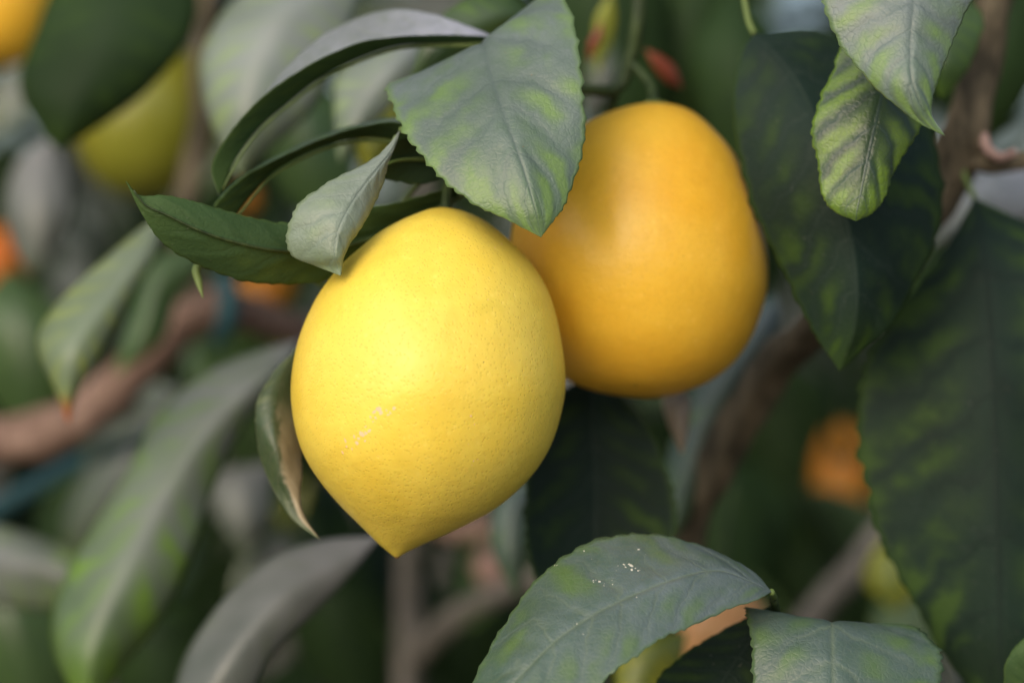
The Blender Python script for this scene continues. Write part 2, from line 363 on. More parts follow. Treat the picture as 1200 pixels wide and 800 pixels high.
def leaf(parent, secs, top, under=None, show='top', power=1.6, nv=64, nu=14, label=None, petiole=None, rib=True, serr=0.022,
         relief=0.00022, wave=0.0, ribmat='petiole', pet_r=(0.9, 0.8), thick=0.00028):
    """secs: rows of three measured points (edge, rib, other edge), or one point for base and tip"""
    rows = [s if len(s) == 3 and isinstance(s[0], tuple) else (s, s, s) for s in secs]
    cols = [catmull([P(r_[k]) for r_ in rows], nv) for k in range(3)]
    leaf.k += 1
    # which side of the sheet looks at the camera?
    camp = Vector((0, -D0, CAMZ)); acc = 0
    for i in range(2, nv - 1, 3):
        nn = (cols[1][i + 1] - cols[1][i - 1]).cross(cols[2][i] - cols[0][i]); acc += nn.dot(camp - cols[1][i])
    facing = acc > 0                      # grid normal (dv x du) looks at the camera
    flip = (not facing) if show == 'top' else facing
    if show == 'A': flip = False
    if show == 'B': flip = True
    me = grid_leaf(*cols, power=power, nu=nu, seed=leaf.k, flip=flip, serr=serr, relief=relief, wave=wave, thick=thick)
    o = link('leaf', me, parent, [M[top], M[under or 'under']])
    if label: o['label'] = label
    if rib:                               # the rib stands out under the blade and shows as a fine line on top
        sg = -1 if flip else 1
        c = cols[1][2:-2]; nn = []
        for i in range(len(c)):
            k = i + 2
            x = (cols[1][k + 1] - cols[1][k - 1]).cross(cols[2][k] - cols[0][k]); nn.append(x.normalized() * sg if x.length else Vector((0, -1, 0)))
        pts = [p - q * 0.00115 for p, q in zip(c, nn)]
        rad = [0.00075 - 0.00055 * i / len(pts) for i in range(len(pts))]
        link('midrib', tube_mesh(pts[::3], rad[::3], 6, 2), o, [M[ribmat]])
    if petiole:
        tube('petiole', [secs[0]] + petiole, pet_r, M['petiole'], o, 8, 5)
    return o
leaf.k = 0

def fruit(name, rows, dm, mats, label, cat, group=None, squash=1.0, stalk=None, tipm=True, lobes=0.011, nseg=96, sub=5, lean=0.0, end='down', back=Vector((0, 0, 0))):
    """fruit from measured widths (height, one side, other side); round in plan"""
    C = [Vector(((a + b) / 2, y, (b - a) / 2)) for y, a, b in rows]
    C = catmull(C, sub * (len(rows) - 1))
    y0, y1 = rows[0][0], rows[-1][0]
    k = (D0 + dm * 0.001) / D0 * S
    top = P((C[0].x, C[0].y, dm)); root = empty(name, P((sum(c.x for c in C) / len(C), (y0 + y1) / 2, dm)))
    tag(root, label, cat, group)
    vs, fs, ax = [], [], []
    for c in C:
        t = (c.y - y0) / (y1 - y0)
        for q in range(nseg):
            a = 2 * math.pi * q / nseg
            r = max(c.z, 0.3) * k
            p = P((c.x, c.y, dm)); d = Vector((math.cos(a), math.sin(a) * squash, 0))
            r *= 1 + lobes * mnoise.noise(d * 1.6 + Vector((0, 0, t * 3))) * (1 - abs(d.x)) * 4
            p = p + d * r; p.y += lean * t * 0.001
            vs.append(tuple(p)); ax.append(t if end == 'down' else 1 - t)
    for i in range(len(C) - 1):
        for q in range(nseg):
            a = i * nseg + q; b = i * nseg + (q + 1) % nseg
            fs.append((a, a + nseg, b + nseg, b))
    fs.append(tuple(range(nseg))); fs.append(tuple((len(C) - 1) * nseg + q for q in range(nseg))[::-1])
    me = bpy.data.meshes.new('peel'); me.from_pydata(vs, [], fs)
    at = me.attributes.new('axial', 'FLOAT', 'POINT'); at.data.foreach_set('value', ax)
    bm = bmesh.new(); bm.from_mesh(me); bmesh.ops.recalc_face_normals(bm, faces=bm.faces); bm.to_mesh(me); bm.free()
    peel = link('peel', me, root, [mats])
    top = top + back
    # calyx: five small lobes round the stalk
    bm = bmesh.new(); r0 = 13 * k
    for i in range(5):
        a0 = 2 * math.pi * i / 5
        pts = [(0.3, -0.5, .6), (0.8, -0.42, .35), (1.25, 0, .1), (0.8, 0.42, .35), (0.3, 0.5, .6)]
        f = [bm.verts.new(top + Vector((math.cos(a0 + b_) * ra, math.sin(a0 + b_) * ra, (z - 0.55) * 0.35)) * r0 * 0.9) for ra, b_, z in pts]
        g = [bm.verts.new(w.co + Vector((0, 0, 0.0008))) for w in f]
        bm.faces.new(f[::-1]); bm.faces.new(g)
        for q in range(5): bm.faces.new((f[q], f[(q + 1) % 5], g[(q + 1) % 5], g[q]))
    me = bpy.data.meshes.new('calyx'); bm.to_mesh(me); bm.free()
    link('calyx', me, root, [M['petiole']], False)
    if stalk: 
        pts = [top - Vector((0, 0, 0.002))] + [P(s) for s in stalk]
        link('stalk', tube_mesh(pts, [0.0016, 0.0013], 10, 6), root, [M['twig']])
    if tipm:
        b_ = Vector(vs[-nseg]); ctr = sum((Vector(x) for x in vs[-nseg:]), Vector()) / nseg
        bm = bmesh.new(); bmesh.ops.create_uvsphere(bm, u_segments=10, v_segments=6, radius=0.0009)
        for v in bm.verts: v.co = Vector((v.co.x, v.co.y, v.co.z * 0.8)) + ctr + Vector((0, 0, 0.0002))
        me = bpy.data.meshes.new('style_scar'); bm.to_mesh(me); bm.free(); link('style_scar', me, root, [M['tip']])
    return root, peel

def flakes(name, target, pix, size, m, parent, seed, flat=0.25, jitter=0.0):
    """small flat crumbs lying on a surface, found by looking along the sight line"""
    from mathutils.bvhtree import BVHTree
    me0 = target.data; loc = Vector((0, 0, 0))
    bvh = BVHTree.FromPolygons([v.co.copy() for v in me0.vertices], [tuple(p.vertices) for p in me0.polygons])
    r = random.Random(seed); bm = bmesh.new(); camp = Vector((0, -D0, CAMZ))
    for (x, y, s) in pix:
        d = (P((x + r.uniform(-1, 1) * jitter, y + r.uniform(-1, 1) * jitter, 0)) - camp).normalized()
        hit, nr, _, _ = bvh.ray_cast(camp, d)
        if hit is None: continue
        if nr.dot(d) > 0: nr = -nr
        rot = nr.to_track_quat('Z', 'Y').to_matrix(); n = 7; R = s * size * S
        ang = r.random() * 6.28; el = r.uniform(0.45, 1)
        ring = []
        for q in range(n):
            a = 2 * math.pi * q / n; rr = R * r.uniform(0.6, 1.15)
            px, py = rr * math.cos(a), rr * math.sin(a) * el
            lx, ly = px * math.cos(ang) - py * math.sin(ang), px * math.sin(ang) + py * math.cos(ang)
            ring.append(bm.verts.new(hit + rot @ Vector((lx, ly, -0.00003))))
        c = bm.verts.new(hit + nr * max(0.00006, R * flat))
        for q in range(n): bm.faces.new((ring[q], ring[(q + 1) % n], c))
    me = bpy.data.meshes.new(name); bm.to_mesh(me); bm.free()
    return tag(link(name, me, parent, [m]), kind='stuff')

#LEMONS
ROWS_A = [(243, 514, 522), (244.5, 505, 532), (248, 494, 546), (257, 472, 566), (270, 448, 584), (284, 430, 599), (310, 401, 624), (340, 377, 642), (370, 361, 652), (400, 350, 658),
          (430, 344, 662), (460, 342, 662), (490, 345, 656), (515, 351, 648), (535, 359, 638), (555, 371, 624), (575, 386, 605), (595, 404, 580), (611, 420, 551), (625, 434, 522), (635, 444, 499), (643, 453.5, 482), (648.5, 460, 472), (650.5, 463, 469)]
ROWS_B = [(121, 760, 774), (123, 744, 788), (127, 728, 802), (136, 703, 818), (152, 673, 836), (182, 640, 861), (225, 613, 881), (262, 601, 893), (300, 598, 899), (335, 601, 899), (365, 608, 892),
          (395, 620, 880), (424, 641, 860), (445, 665, 834), (457, 694, 808), (463, 722, 788), (466, 748, 770), (466.6, 756, 762)]
lemonA, peelA = fruit('lemon', ROWS_A, 0, M['peel'], 'ripe yellow lemon with a pointed tip and pale scars on its skin', 'lemon', 'lemons hanging in the tree',
                      stalk=[(524, 225, 14), (533, 180, 26)], lean=-4, back=Vector((0.001, 0.009, -0.0030)))
lemonB, peelB = fruit('lemon', ROWS_B, 46, M['peelwarm'], 'round orange-yellow lemon without a tip, hanging behind the pointed yellow lemon', 'lemon', 'lemons hanging in the tree',
                      stalk=[(762, 100, 56), (738, 72, 62)], tipm=False, lobes=0.005)
scars = []
for (x, y) in ((402, 530), (406, 522), (404, 516), (412, 526), (418, 519), (421, 513), (427, 515), (430, 507), (429, 500), (433, 504), (436, 494), (434, 488), (440, 490), (446, 484), (452, 481), (458, 483), (461, 479), (443, 480), (439, 484), (415, 513), (425, 508), (454, 485)):
    scars.append((x, y, rnd.uniform(0.7, 1.5)))
flakes('scar', peelA, scars, 3.3, M['scar'], lemonA, 3, 0.06, 1.2)
flakes('scar', peelA, [(552, 487, 1), (556, 497, .8), (553, 545, .7), (560, 538, .6), (549, 520, .6), (555, 540, .9), (588, 286, 1.2), (580, 290, 1), (572, 351, .8)], 1.8, M['scar'], lemonA, 5, 0.06)
flakes('blemish', peelA, [(567, 424, 1), (588, 444, .9), (604, 371, .6), (500, 560, .6), (470, 420, .5)], 1.4, M['speck'], lemonA, 8, 0.08)
flakes('blemish', peelB, [(745, 452, 2), (800, 300, .8)], 1.6, M['speck'], lemonB, 9, 0.08)

#TREE
tree = tag(empty('lemon_tree', P((770, 400, 160)) * 1.0), 'lemon tree with grey-green leaves, in front, its twigs carrying the two big lemons', 'tree', 'lemon trees')
tree.location.z = 0
base = P((760, 900, 165))
link('trunk', tube_mesh([P(p) for p in ((1182, -90, 85), (1166, 0, 85), (1146, 90, 85), (1127, 165, 86), (1100, 235, 92), (1030, 315, 104), (950, 388, 116), (905, 432, 122), (862, 500, 130), (822, 575, 140), (792, 660, 150))] +
     [base, Vector((base.x - .02, base.y + .02, 0.7)), Vector((base.x - .03, base.y + .03, 0.3)), Vector((base.x - .03, base.y + .03, -0.02))],
     [x * .001 for x in (5.4, 5.6, 6, 7.4, 6.4, 6.0, 6.4, 6.6, 7, 7, 7.5, 8.5, 9, 10, 11)], 16, 8, 0.35), tree, [M['bark']])
tube('branch', [(1122, 178, 86), (1148, 188, 84), (1175, 192, 86), (1230, 182, 90)], [4.4, 3.6, 3.2, 3.0], M['bark'], tree, 12, 6, 0.3)
tube('branch', [(1152, 158, 80), (1158, 175, 78), (1172, 184, 78), (1190, 178, 80)], [1.5, 1.6, 1.4, 1.1], M['pinkwood'], tree)
tube('twig', [(1176, -55, 84), (1090, -95, 40), (980, -80, 30), (868, -30, 46), (760, -70, 60), (748, 20, 60), (740, 65, 62), (722, 104, 62), (668, 104, 54), (610, 106, 42), (566, 118, 34), (536, 172, 28), (528, 215, 14)],
     [3, 2.6, 2.2, 2.4, 2.6, 2.2, 2.1, 1.9, 1.7, 1.6, 1.6, 1.5, 1.4], M['twig'], tree, 10, 6, 0.15)
tube('twig', [(906, 700, -8), (915, 760, 30), (905, 860, 90), (800, 960, 160)], [1.2, 1.6, 2, 2.6], M['twig'], tree)
tube('twig', [(722, 104, 62), (690, 240, 96), (690, 400, 98), (692, 436, 82)], [1.5, 1.3, 1.1, 1], M['twig'], tree)
tube('twig', [(560, 130, 34), (470, 240, 40), (400, 350, 46), (360, 402, 36), (346, 412, 22)], [1.3, 1.1, 1, .9, .8], M['twig'], tree)
tube('shoot', [(400, 350, 46), (330, 306, 30), (262, 296, 12), (232, 312, 4), (233, 330, 2), (238, 349, 0)], [0.8, 0.8, 0.9, 1.2, 1.1, 0.15], M['petiole'], tree)

LF = dict
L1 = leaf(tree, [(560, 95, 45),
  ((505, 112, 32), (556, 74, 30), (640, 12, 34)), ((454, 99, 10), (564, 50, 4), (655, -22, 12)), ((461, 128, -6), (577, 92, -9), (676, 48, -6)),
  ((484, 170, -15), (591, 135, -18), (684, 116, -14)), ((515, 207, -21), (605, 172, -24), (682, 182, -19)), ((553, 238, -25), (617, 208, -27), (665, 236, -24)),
  ((595, 258, -27), (627, 244, -29), (649, 258, -27)), (634, 278, -28)], 'front', label='pale dusty leaf, sky sheen painted in, hanging over between both lemons', petiole=[(572, 110, 36)], power=1.3, wave=0.0009, relief=0.00045, nv=90, nu=22)
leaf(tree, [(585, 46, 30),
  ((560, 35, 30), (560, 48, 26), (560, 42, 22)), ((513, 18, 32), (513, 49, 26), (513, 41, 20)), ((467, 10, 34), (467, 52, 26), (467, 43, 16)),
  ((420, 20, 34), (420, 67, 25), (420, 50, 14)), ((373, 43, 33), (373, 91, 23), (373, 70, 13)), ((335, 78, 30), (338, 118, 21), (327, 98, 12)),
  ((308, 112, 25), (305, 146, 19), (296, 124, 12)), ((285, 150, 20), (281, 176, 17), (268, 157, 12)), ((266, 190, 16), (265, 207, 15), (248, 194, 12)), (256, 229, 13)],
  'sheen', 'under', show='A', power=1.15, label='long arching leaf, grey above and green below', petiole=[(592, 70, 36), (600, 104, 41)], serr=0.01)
leaf(tree, [(545, 190, 24),
  ((505, 148, 30), (508, 172, 22), (505, 158, 16)), ((467, 138, 30), (463, 162, 22), (467, 143, 14)), ((420, 145, 30), (420, 160, 22), (420, 149, 13)),
  ((373, 160, 28), (373, 172, 20), (373, 164, 12)), ((327, 181, 26), (336, 190, 18), (327, 185, 10)), ((295, 200, 24), (312, 206, 16), (290, 204, 8)),
  ((266, 222, 22), (294, 226, 14), (264, 226, 6)), ((250, 244, 18), (272, 252, 12), (249, 246, 6)), (242, 272, 8)],
  'low', 'under', show='A', power=1.15, label='narrow arching leaf with a thin pale edge', petiole=[(545, 160, 30)])
leaf(tree, [(540, 196, 22), ((520, 168, 20), (516, 190, 18), (505, 214, 16)), ((490, 160, 12), (482, 186, 12), (474, 214, 12)), ((462, 166, 4), (456, 188, 6), (450, 210, 8)), (432, 204, 4)],
  'dark', 'underdark', show='under', nv=30, petiole=[(536, 176, 28)])
leaf(tree, [(552, 220, 18),
  ((520, 221, 16), (515, 240, 20), (500, 264, 24)), ((470, 234, 14), (455, 268, 18), (440, 302, 22)), ((400, 250, 8), (392, 290, 8), (388, 328, 10)),
  ((338, 262, 0), (335, 294, -4), (340, 332, 2)), ((290, 254, -6), (285, 286, -10), (285, 329, -4)), ((240, 241, -12), (237, 271, -15), (235, 312, -9)),
  ((195, 230, -16), (195, 251, -18), (192, 286, -14)), ((163, 229, -18), (167, 238, -19), (167, 252, -18)), (147, 212, -20)],
  'low', 'under', show='under', label='dark green boat-shaped leaf with a toothed edge, seen from below', petiole=[(540, 205, 22)], serr=0.03, wave=0.0006, nv=84, relief=0.00045, ribmat='twig')
leaf(tree, [(469, 152, -4),
  ((453, 171, -8), (459, 176, -9), (460, 181, -8)), ((425, 193, -12), (438, 203, -15), (452, 206, -10)), ((385, 214, -16), (416, 232, -20), (441, 236, -13)),
  ((350, 241, -18), (400, 260, -24), (428, 262, -17)), ((335, 276, -18), (393, 283, -25), (411, 284, -19)), ((343, 301, -18), (392, 301, -25), (403, 300, -21)),
  ((372, 313, -20), (395, 313, -23), (401, 313, -22)), (399, 323, -23)], 'small', label='small pale grey-green leaf touching the top of the pointed lemon', petiole=[(500, 160, 4), (536, 172, 28)], power=1.5, wave=0.0007, serr=0.02, relief=0.00045)
leaf(tree, [(346, 411, 22),
  ((325, 429, 18), (334, 440, 17), (348, 450, 20)), ((305, 460, 14), (324, 480, 11), (355, 490, 20)), ((299, 495, 12), (325, 520, 7), (356, 525, 18)),
  ((305, 535, 12), (330, 555, 7), (355, 556, 13)), ((322, 573, 10), (340, 582, 7), (351, 583, 9)), ((345, 609, 7), (352, 609, 6), (357, 606, 7)), (375, 632, 4)],
  'dryhalf', 'under', label='twisted leaf beside the pointed lemon, half dried to cream', wave=0.0008)
leaf(tree, [(692, 438, 82),
  ((645, 470, 64), (692, 480, 70), (738, 474, 68)), ((622, 530, 56), (696, 530, 66), (771, 520, 63)), ((615, 590, 52), (698, 590, 63), (789, 580, 58)),
  ((618, 645, 50), (696, 650, 60), (789, 640, 54)), ((642, 705, 50), (692, 710, 56), (760, 708, 52)), (690, 770, 48)], 'dark', label='broad dark leaf in the shade below both lemons', ribmat='twig')
L8 = leaf(tree, [(904, 693, -16),
  ((884, 670, -12), (880, 681, -18), (890, 701, -21)), ((846, 648, -8), (842, 667, -20), (852, 715, -27)), ((795, 631, -8), (797, 675, -25), (806, 734, -34)),
  ((735, 626, -10), (742, 696, -30), (768, 752, -40)), ((675, 641, -14), (692, 721, -34), (730, 778, -45)), ((628, 676, -20), (650, 750, -38), (692, 812, -48)),
  ((592, 724, -26), (615, 785, -42), (650, 838, -50)), ((560, 780, -32), (580, 822, -44), (605, 852, -50)), (530, 865, -46)],
  'low', label='broad grey-green leaf with white crumbs below the pointed lemon', petiole=[(908, 700, -10)], power=1.5, wave=0.0008, relief=0.00045, nv=90, nu=22)
L9 = leaf(tree, [(955, 770, 30),
  ((892, 740, 8), (972, 750, 6), (1080, 756, 14)), ((873, 711, -6), (975, 727, -12), (1068, 731, -2)), ((880, 745, -16), (976, 763, -22), (1100, 758, -12)),
  ((882, 800, -22), (977, 810, -28), (1100, 805, -18)), ((892, 855, -26), (978, 862, -32), (1080, 858, -22)), (980, 925, -32)], 'low', label='bent-over leaf with a straight pale rib at the lower edge', petiole=[(920, 770, 34)], power=1.35, wave=0.0006, nv=80, nu=20, relief=0.00045)
leaf(tree, [(905, 708, 4), ((850, 736, 12), (880, 748, 8), (912, 752, 6)), ((800, 767, 12), (850, 792, 4), (902, 802, 4)), ((766, 806, 10), (822, 842, 0), (885, 852, 0)), (780, 890, -4)],
  'dark', label='dark leaf tucked below the broad grey-green leaf', nv=40, ribmat='twig', petiole=[(910, 712, 2)])
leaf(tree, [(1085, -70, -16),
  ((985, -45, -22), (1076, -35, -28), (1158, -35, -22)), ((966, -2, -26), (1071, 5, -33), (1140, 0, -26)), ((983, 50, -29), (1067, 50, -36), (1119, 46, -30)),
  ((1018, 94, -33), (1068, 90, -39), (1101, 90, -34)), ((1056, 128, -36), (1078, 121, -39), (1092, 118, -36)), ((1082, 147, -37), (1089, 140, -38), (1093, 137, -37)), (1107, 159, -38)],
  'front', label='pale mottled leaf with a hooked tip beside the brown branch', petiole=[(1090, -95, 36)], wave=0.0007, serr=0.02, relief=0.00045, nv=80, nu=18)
leaf(tree, [(1045, -40, 12),
  ((1002, 15, 6), (1046, 20, 2), (1088, 30, 6)), ((972, 90, 0), (1037, 92, -5), (1092, 100, 0)), ((952, 145, -4), (1026, 145, -9), (1079, 150, -4)),
  ((957, 190, -6), (1016, 190, -11), (1053, 194, -7)), ((964, 230, -8), (1008, 230, -12), (1037, 232, -9)), ((978, 248, -9), (1004, 249, -12), (1022, 250, -10)), (1003, 259, -11)],
  'bright', label='yellowing green leaf with dark veins in front of a big dark leaf', petiole=[(1060, -92, 34)], serr=0.03, wave=0.0007, relief=0.00045, nv=80, nu=18)
leaf(tree, [(884, 40, 40),
  ((870, 62, 38), (906, 62, 34), (955, 36, 42)), ((860, 110, 34), (935, 100, 28), (1005, 60, 46)), ((865, 180, 30), (958, 150, 20), (1082, 130, 46)),
  ((884, 250, 28), (980, 220, 15), (1103, 200, 40)), ((914, 315, 26), (998, 290, 13), (1098, 275, 36)), ((943, 370, 24), (1004, 345, 12), (1073, 335, 30)),
  ((962, 403, 22), (1000, 388, 14), (1042, 385, 24)), ((974, 420, 20), (992, 412, 17), (1007, 414, 20)), (984, 435, 20)], 'dark', label='big dark leaf hanging beside the round lemon', petiole=[(876, 20, 43), (868, -28, 46)], power=1.2, wave=0.001, nu=18, ribmat='twig')
leaf(tree, [(1142, 232, 72),
  ((1110, 285, 66), (1152, 290, 58), (1235, 280, 64)), ((1046, 370, 62), (1160, 370, 50), (1290, 350, 56)), ((1010, 440, 58), (1165, 450, 44), (1315, 440, 50)),
  ((1007, 520, 56), (1168, 530, 42), (1315, 530, 48)), ((1024, 610, 54), (1170, 620, 40), (1305, 620, 46)), ((1064, 690, 52), (1172, 700, 40), (1275, 700, 44)),
  ((1108, 768, 50), (1172, 778, 40), (1238, 772, 44)), (1172, 855, 40)], 'darkmottle', label='very large dark mottled leaf below the brown branch', petiole=[(1132, 210, 80), (1126, 185, 86)], power=1.3, wave=0.0015, nu=20, nv=80, relief=0.0004, ribmat='twig')
leaf(tree, [(1260, 900, 10), ((1190, 850, 6), (1230, 850, 4), (1290, 850, 6)), ((1176, 795, 2), (1210, 795, 0), (1260, 790, 2)), ((1186, 762, 0), (1205, 762, -2), (1230, 760, 0)), (1212, 738, 0)], 'bright', 'under', show='under', nv=30, petiole=[(1200, 980, 60), (800, 960, 160)])
leaf(tree, [(1090, -20, 70), ((1085, 20, 66), (1105, 20, 62), (1150, 15, 66)), ((1086, 70, 64), (1108, 72, 60), (1140, 70, 64)), ((1092, 98, 64), (1106, 100, 62), (1122, 98, 64)), (1104, 116, 64)], 'bggreen', nv=24, petiole=[(1095, -94, 42)])
leaf(tree, [(640, 40, 70), ((600, -5, 66), (600, 18, 62), (590, 45, 66)), ((545, 0, 62), (545, 35, 58), (545, 75, 62)), ((500, 40, 58), (505, 66, 56), (512, 92, 58)), (480, 95, 58)], 'bggreen', 'bggreen', nv=30, petiole=[(668, 104, 54)], label='green leaf behind the pale leaf between both lemons')
flakes('crumb', L8, [(855 - 122, 664, 1.3), (739, 663, 1), (731, 661, 1.2), (745, 668, .9), (727, 664, .7), (747, 666, .8), (699, 682, 1), (704, 684, 1.1), (710, 686, .7), (719, 686, 1), (702, 679, .6), (747, 703, 1.1), (655, 659, .9), (648, 662, .7), (682, 645, .9), (752, 640, 1), (684, 640, .8), (736, 666, 2.0), (742, 664, 1.6), (705, 682, 1.7), (697, 684, .4), (715, 683, .4), (725, 668, .35), (750, 671, .4), (690, 655, .35), (664, 668, .4), (760, 650, .35), (681, 740, .6), (675, 729, .5)], 1.9, M['debris'], L8, 4, 0.12, 4)
flakes('crumb', L1, [(623, 88, 1), (613, 172, .9), (619, 171, .7), (592, 62, .6)], 1.2, M['speck'], L1, 4, 0.3)

#BACKGROUND
nb = tag(empty('lemon_tree', P((478, 900, 420))), 'out-of-focus lemon tree behind, with a thick reddish-brown branch and many dark leaves', 'tree', 'lemon trees')
nb.location.z = 0
sb = P((478, 900, 400))
link('trunk', tube_mesh([P((500, 150, 420)), P((486, 300, 410)), P((478, 430, 402)), P((477, 560, 400)), P((478, 700, 400)), sb, Vector((sb.x, sb.y, .6)), Vector((sb.x + .01, sb.y, -.02))],
     [.004, .0045, .005, .005, .0052, .006, .008, .01], 12, 8, .25), nb, [M['barkgrey']])
tube('branch', [(-120, 545, 300), (-30, 522, 300), (50, 508, 298), (110, 478, 296), (165, 425, 296), (215, 376, 298), (262, 362, 300), (310, 376, 320), (365, 396, 350), (478, 440, 402)],
     [10, 9.4, 9.6, 9, 8.6, 9.6, 8.6, 7.4, 6.5, 5], M['barkred'], nb, 16, 8, 0.25)
tube('branch', [(228, 372, 298), (226, 320, 306), (212, 260, 320), (232, 170, 330), (238, 60, 335), (250, -60, 340)], [8, 6.4, 5, 4.4, 4, 4], M['bark'], nb, 14, 7, 0.25)
tube('branch', [(478, 780, 400), (515, 738, 380), (560, 705, 370), (612, 682, 365), (700, 650, 360)], [4.5, 5.2, 5, 4, 3], M['barkgrey'], nb, 12, 6, 0.25)
tube('branch', [(940, 740, 330), (965, 705, 330), (1005, 660, 332), (1060, 590, 340), (1180, 480, 350)], [6.5, 6.0, 5.2, 4.5, 4], M['barkgrey'], nb, 12, 6, 0.25)
tube('branch', [(940, 740, 330), (900, 860, 340), (700, 1000, 380), (478, 1090, 402)], [6.5, 6.5, 7, 7], M['barkgrey'], nb, 12, 6, 0.25)
tube('branch', [(478, 600, 400), (540, 622, 380), (600, 612, 370), (680, 600, 365)], [4, 4.6, 4, 3], M['barkred'], nb, 12, 6, 0.25)

B = lambda secs, top, **k: leaf(nb, secs, top, nv=k.pop('nv', 28), nu=6, serr=0.0, **k)
B([(190, 250, 130), ((160, 272, 124), (172, 290, 118), (187, 288, 122)), ((92, 330, 116), (128, 345, 108), (160, 335, 114)), ((50, 378, 110), (92, 395, 100), (134, 385, 108)), ((46, 415, 106), (82, 425, 98), (112, 425, 104)), ((66, 460, 104), (80, 462, 100), (92, 458, 104)), (80, 497, 104)],
  'paletip', label='pale grey-green leaf with a small red tip')
B([(352, 398, 170), ((262, 425, 160), (305, 440, 150), (330, 440, 158)), ((190, 478, 150), (240, 510, 138), (285, 500, 150)), ((145, 560, 140), (190, 590, 128), (250, 575, 142)), ((92, 645, 132), (150, 665, 118), (230, 640, 134)), ((62, 715, 126), (118, 735, 112), (196, 715, 128)), ((66, 775, 122), (105, 785, 110), (150, 775, 124)), (104, 835, 114)],
  'bglong', label='long grey leaf shading to green towards its end')
B([(445, 628, 110), ((380, 632, 106), (400, 655, 98), (415, 668, 100)), ((315, 655, 98), (345, 690, 86), (372, 715, 92)), ((255, 710, 92), (288, 745, 78), (322, 765, 84)), ((208, 790, 88), (245, 810, 74), (290, 818, 80)), (200, 900, 76)], 'bgsmooth', label='smooth grey leaf below the long grey leaf')
B([(150, -60, 210), ((70, -20, 205), (140, -10, 195), (225, -20, 205)), ((40, 40, 200), (120, 50, 188), (225, 40, 200)), ((22, 100, 196), (90, 110, 184), (175, 105, 196)), ((45, 150, 194), (80, 152, 186), (118, 148, 194)), (70, 178, 192)], 'bgdark', label='blurred dark leaf in front of a greenish fruit')
B([(420, -30, 150), ((300, -20, 150), (350, 0, 138), (420, 10, 148)), ((240, 50, 146), (310, 60, 132), (400, 70, 144)), ((236, 110, 142), (290, 125, 128), (365, 130, 140)), ((255, 165, 140), (285, 172, 130), (320, 172, 138)), (280, 208, 136)], 'bgpale', label='blurred pale leaf behind the arching leaf')
B([(500, 40, 130), ((440, 50, 128), (470, 70, 120), (492, 80, 126)), ((395, 90, 124), (432, 115, 116), (468, 115, 122)), ((392, 150, 120), (410, 155, 114), (432, 150, 118)), (398, 190, 118)], 'bgpale')
B([(470, 80, 170), ((425, 100, 168), (445, 110, 164), (470, 105, 168)), ((415, 160, 166), (440, 165, 160), (468, 160, 166)), (430, 210, 164)], 'bgyellow')
B([(60, 160, 300), ((20, 190, 296), (45, 195, 290), (75, 190, 296)), ((5, 240, 290), (45, 245, 282), (85, 240, 290)), ((15, 290, 288), (45, 292, 282), (70, 285, 288)), (40, 325, 286)], 'bgsmooth')
B([(-60, 610, 240), ((-20, 610, 236), (-20, 650, 226), (-20, 700, 230)), ((50, 630, 226), (50, 665, 216), (45, 715, 222)), ((92, 650, 220), (85, 680, 214), (75, 710, 218)), (125, 690, 214)], 'bggrey')
B([(330, 540, 320), ((250, 555, 316), (285, 560, 308), (320, 565, 316)), ((250, 600, 310), (285, 605, 302), (318, 605, 310)), (285, 650, 304)], 'bgsmooth')
B([(910, 345, 150), ((880, 360, 148), (898, 372, 142), (914, 380, 146)), ((812, 450, 142), (845, 465, 134), (880, 450, 140)), ((780, 540, 140), (810, 550, 132), (840, 530, 138)), ((778, 590, 138), (795, 600, 132), (815, 590, 136)), (780, 650, 134)], 'low', label='narrow grey-green leaf along the brown branch under the round lemon')
B([(788, 448, 96), ((776, 466, 92), (790, 472, 84), (808, 466, 90)), ((784, 500, 90), (795, 505, 82), (807, 500, 88)), (799, 532, 84)], 'cream')
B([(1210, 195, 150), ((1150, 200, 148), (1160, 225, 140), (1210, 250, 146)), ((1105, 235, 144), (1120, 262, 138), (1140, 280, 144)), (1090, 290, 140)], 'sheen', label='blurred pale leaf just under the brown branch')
B([(1045, 620, 300), ((1020, 650, 298), (1045, 655, 290), (1075, 650, 298)), ((1015, 685, 296), (1045, 690, 288), (1080, 685, 296)), (1050, 718, 292)], 'bgyellow')
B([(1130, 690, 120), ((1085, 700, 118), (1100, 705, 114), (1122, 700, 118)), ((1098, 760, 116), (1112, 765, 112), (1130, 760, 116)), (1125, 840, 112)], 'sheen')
B([(805, 740, 130), ((745, 745, 126), (770, 760, 120), (800, 770, 126)), ((720, 790, 124), (750, 800, 118), (790, 800, 124)), (740, 850, 118)], 'bgyellow')
B([(320, -30, 260), ((295, -15, 258), (320, -10, 252), (350, -15, 258)), ((310, 8, 256), (325, 10, 252), (345, 6, 256)), (330, 24, 254)], 'bgred')
B([(700, 90, 150), ((695, 50, 148), (706, 48, 146), (718, 46, 148)), ((698, 20, 146), (708, 18, 144), (722, 16, 146)), (716, -10, 144)], 'bgyellow')
B([(690, 75, 130), ((690, 50, 128), (697, 48, 127), (705, 46, 128)), (706, 24, 128)], 'bgred')
B([(800, 104, 130), ((780, 96, 128), (786, 88, 126), (792, 80, 128)), ((765, 78, 126), (770, 72, 124), (776, 66, 126)), (756, 58, 124)], 'bgred')
B([(690, 140, 190), ((685, 100, 188), (706, 105, 182), (730, 100, 188)), ((690, 60, 186), (708, 62, 182), (725, 60, 186)), (710, 30, 184)], 'bggrey')
B([(640, 560, 170), ((585, 580, 168), (605, 590, 162), (625, 590, 168)), ((575, 640, 164), (600, 645, 158), (622, 640, 164)), (605, 700, 160)], 'low')
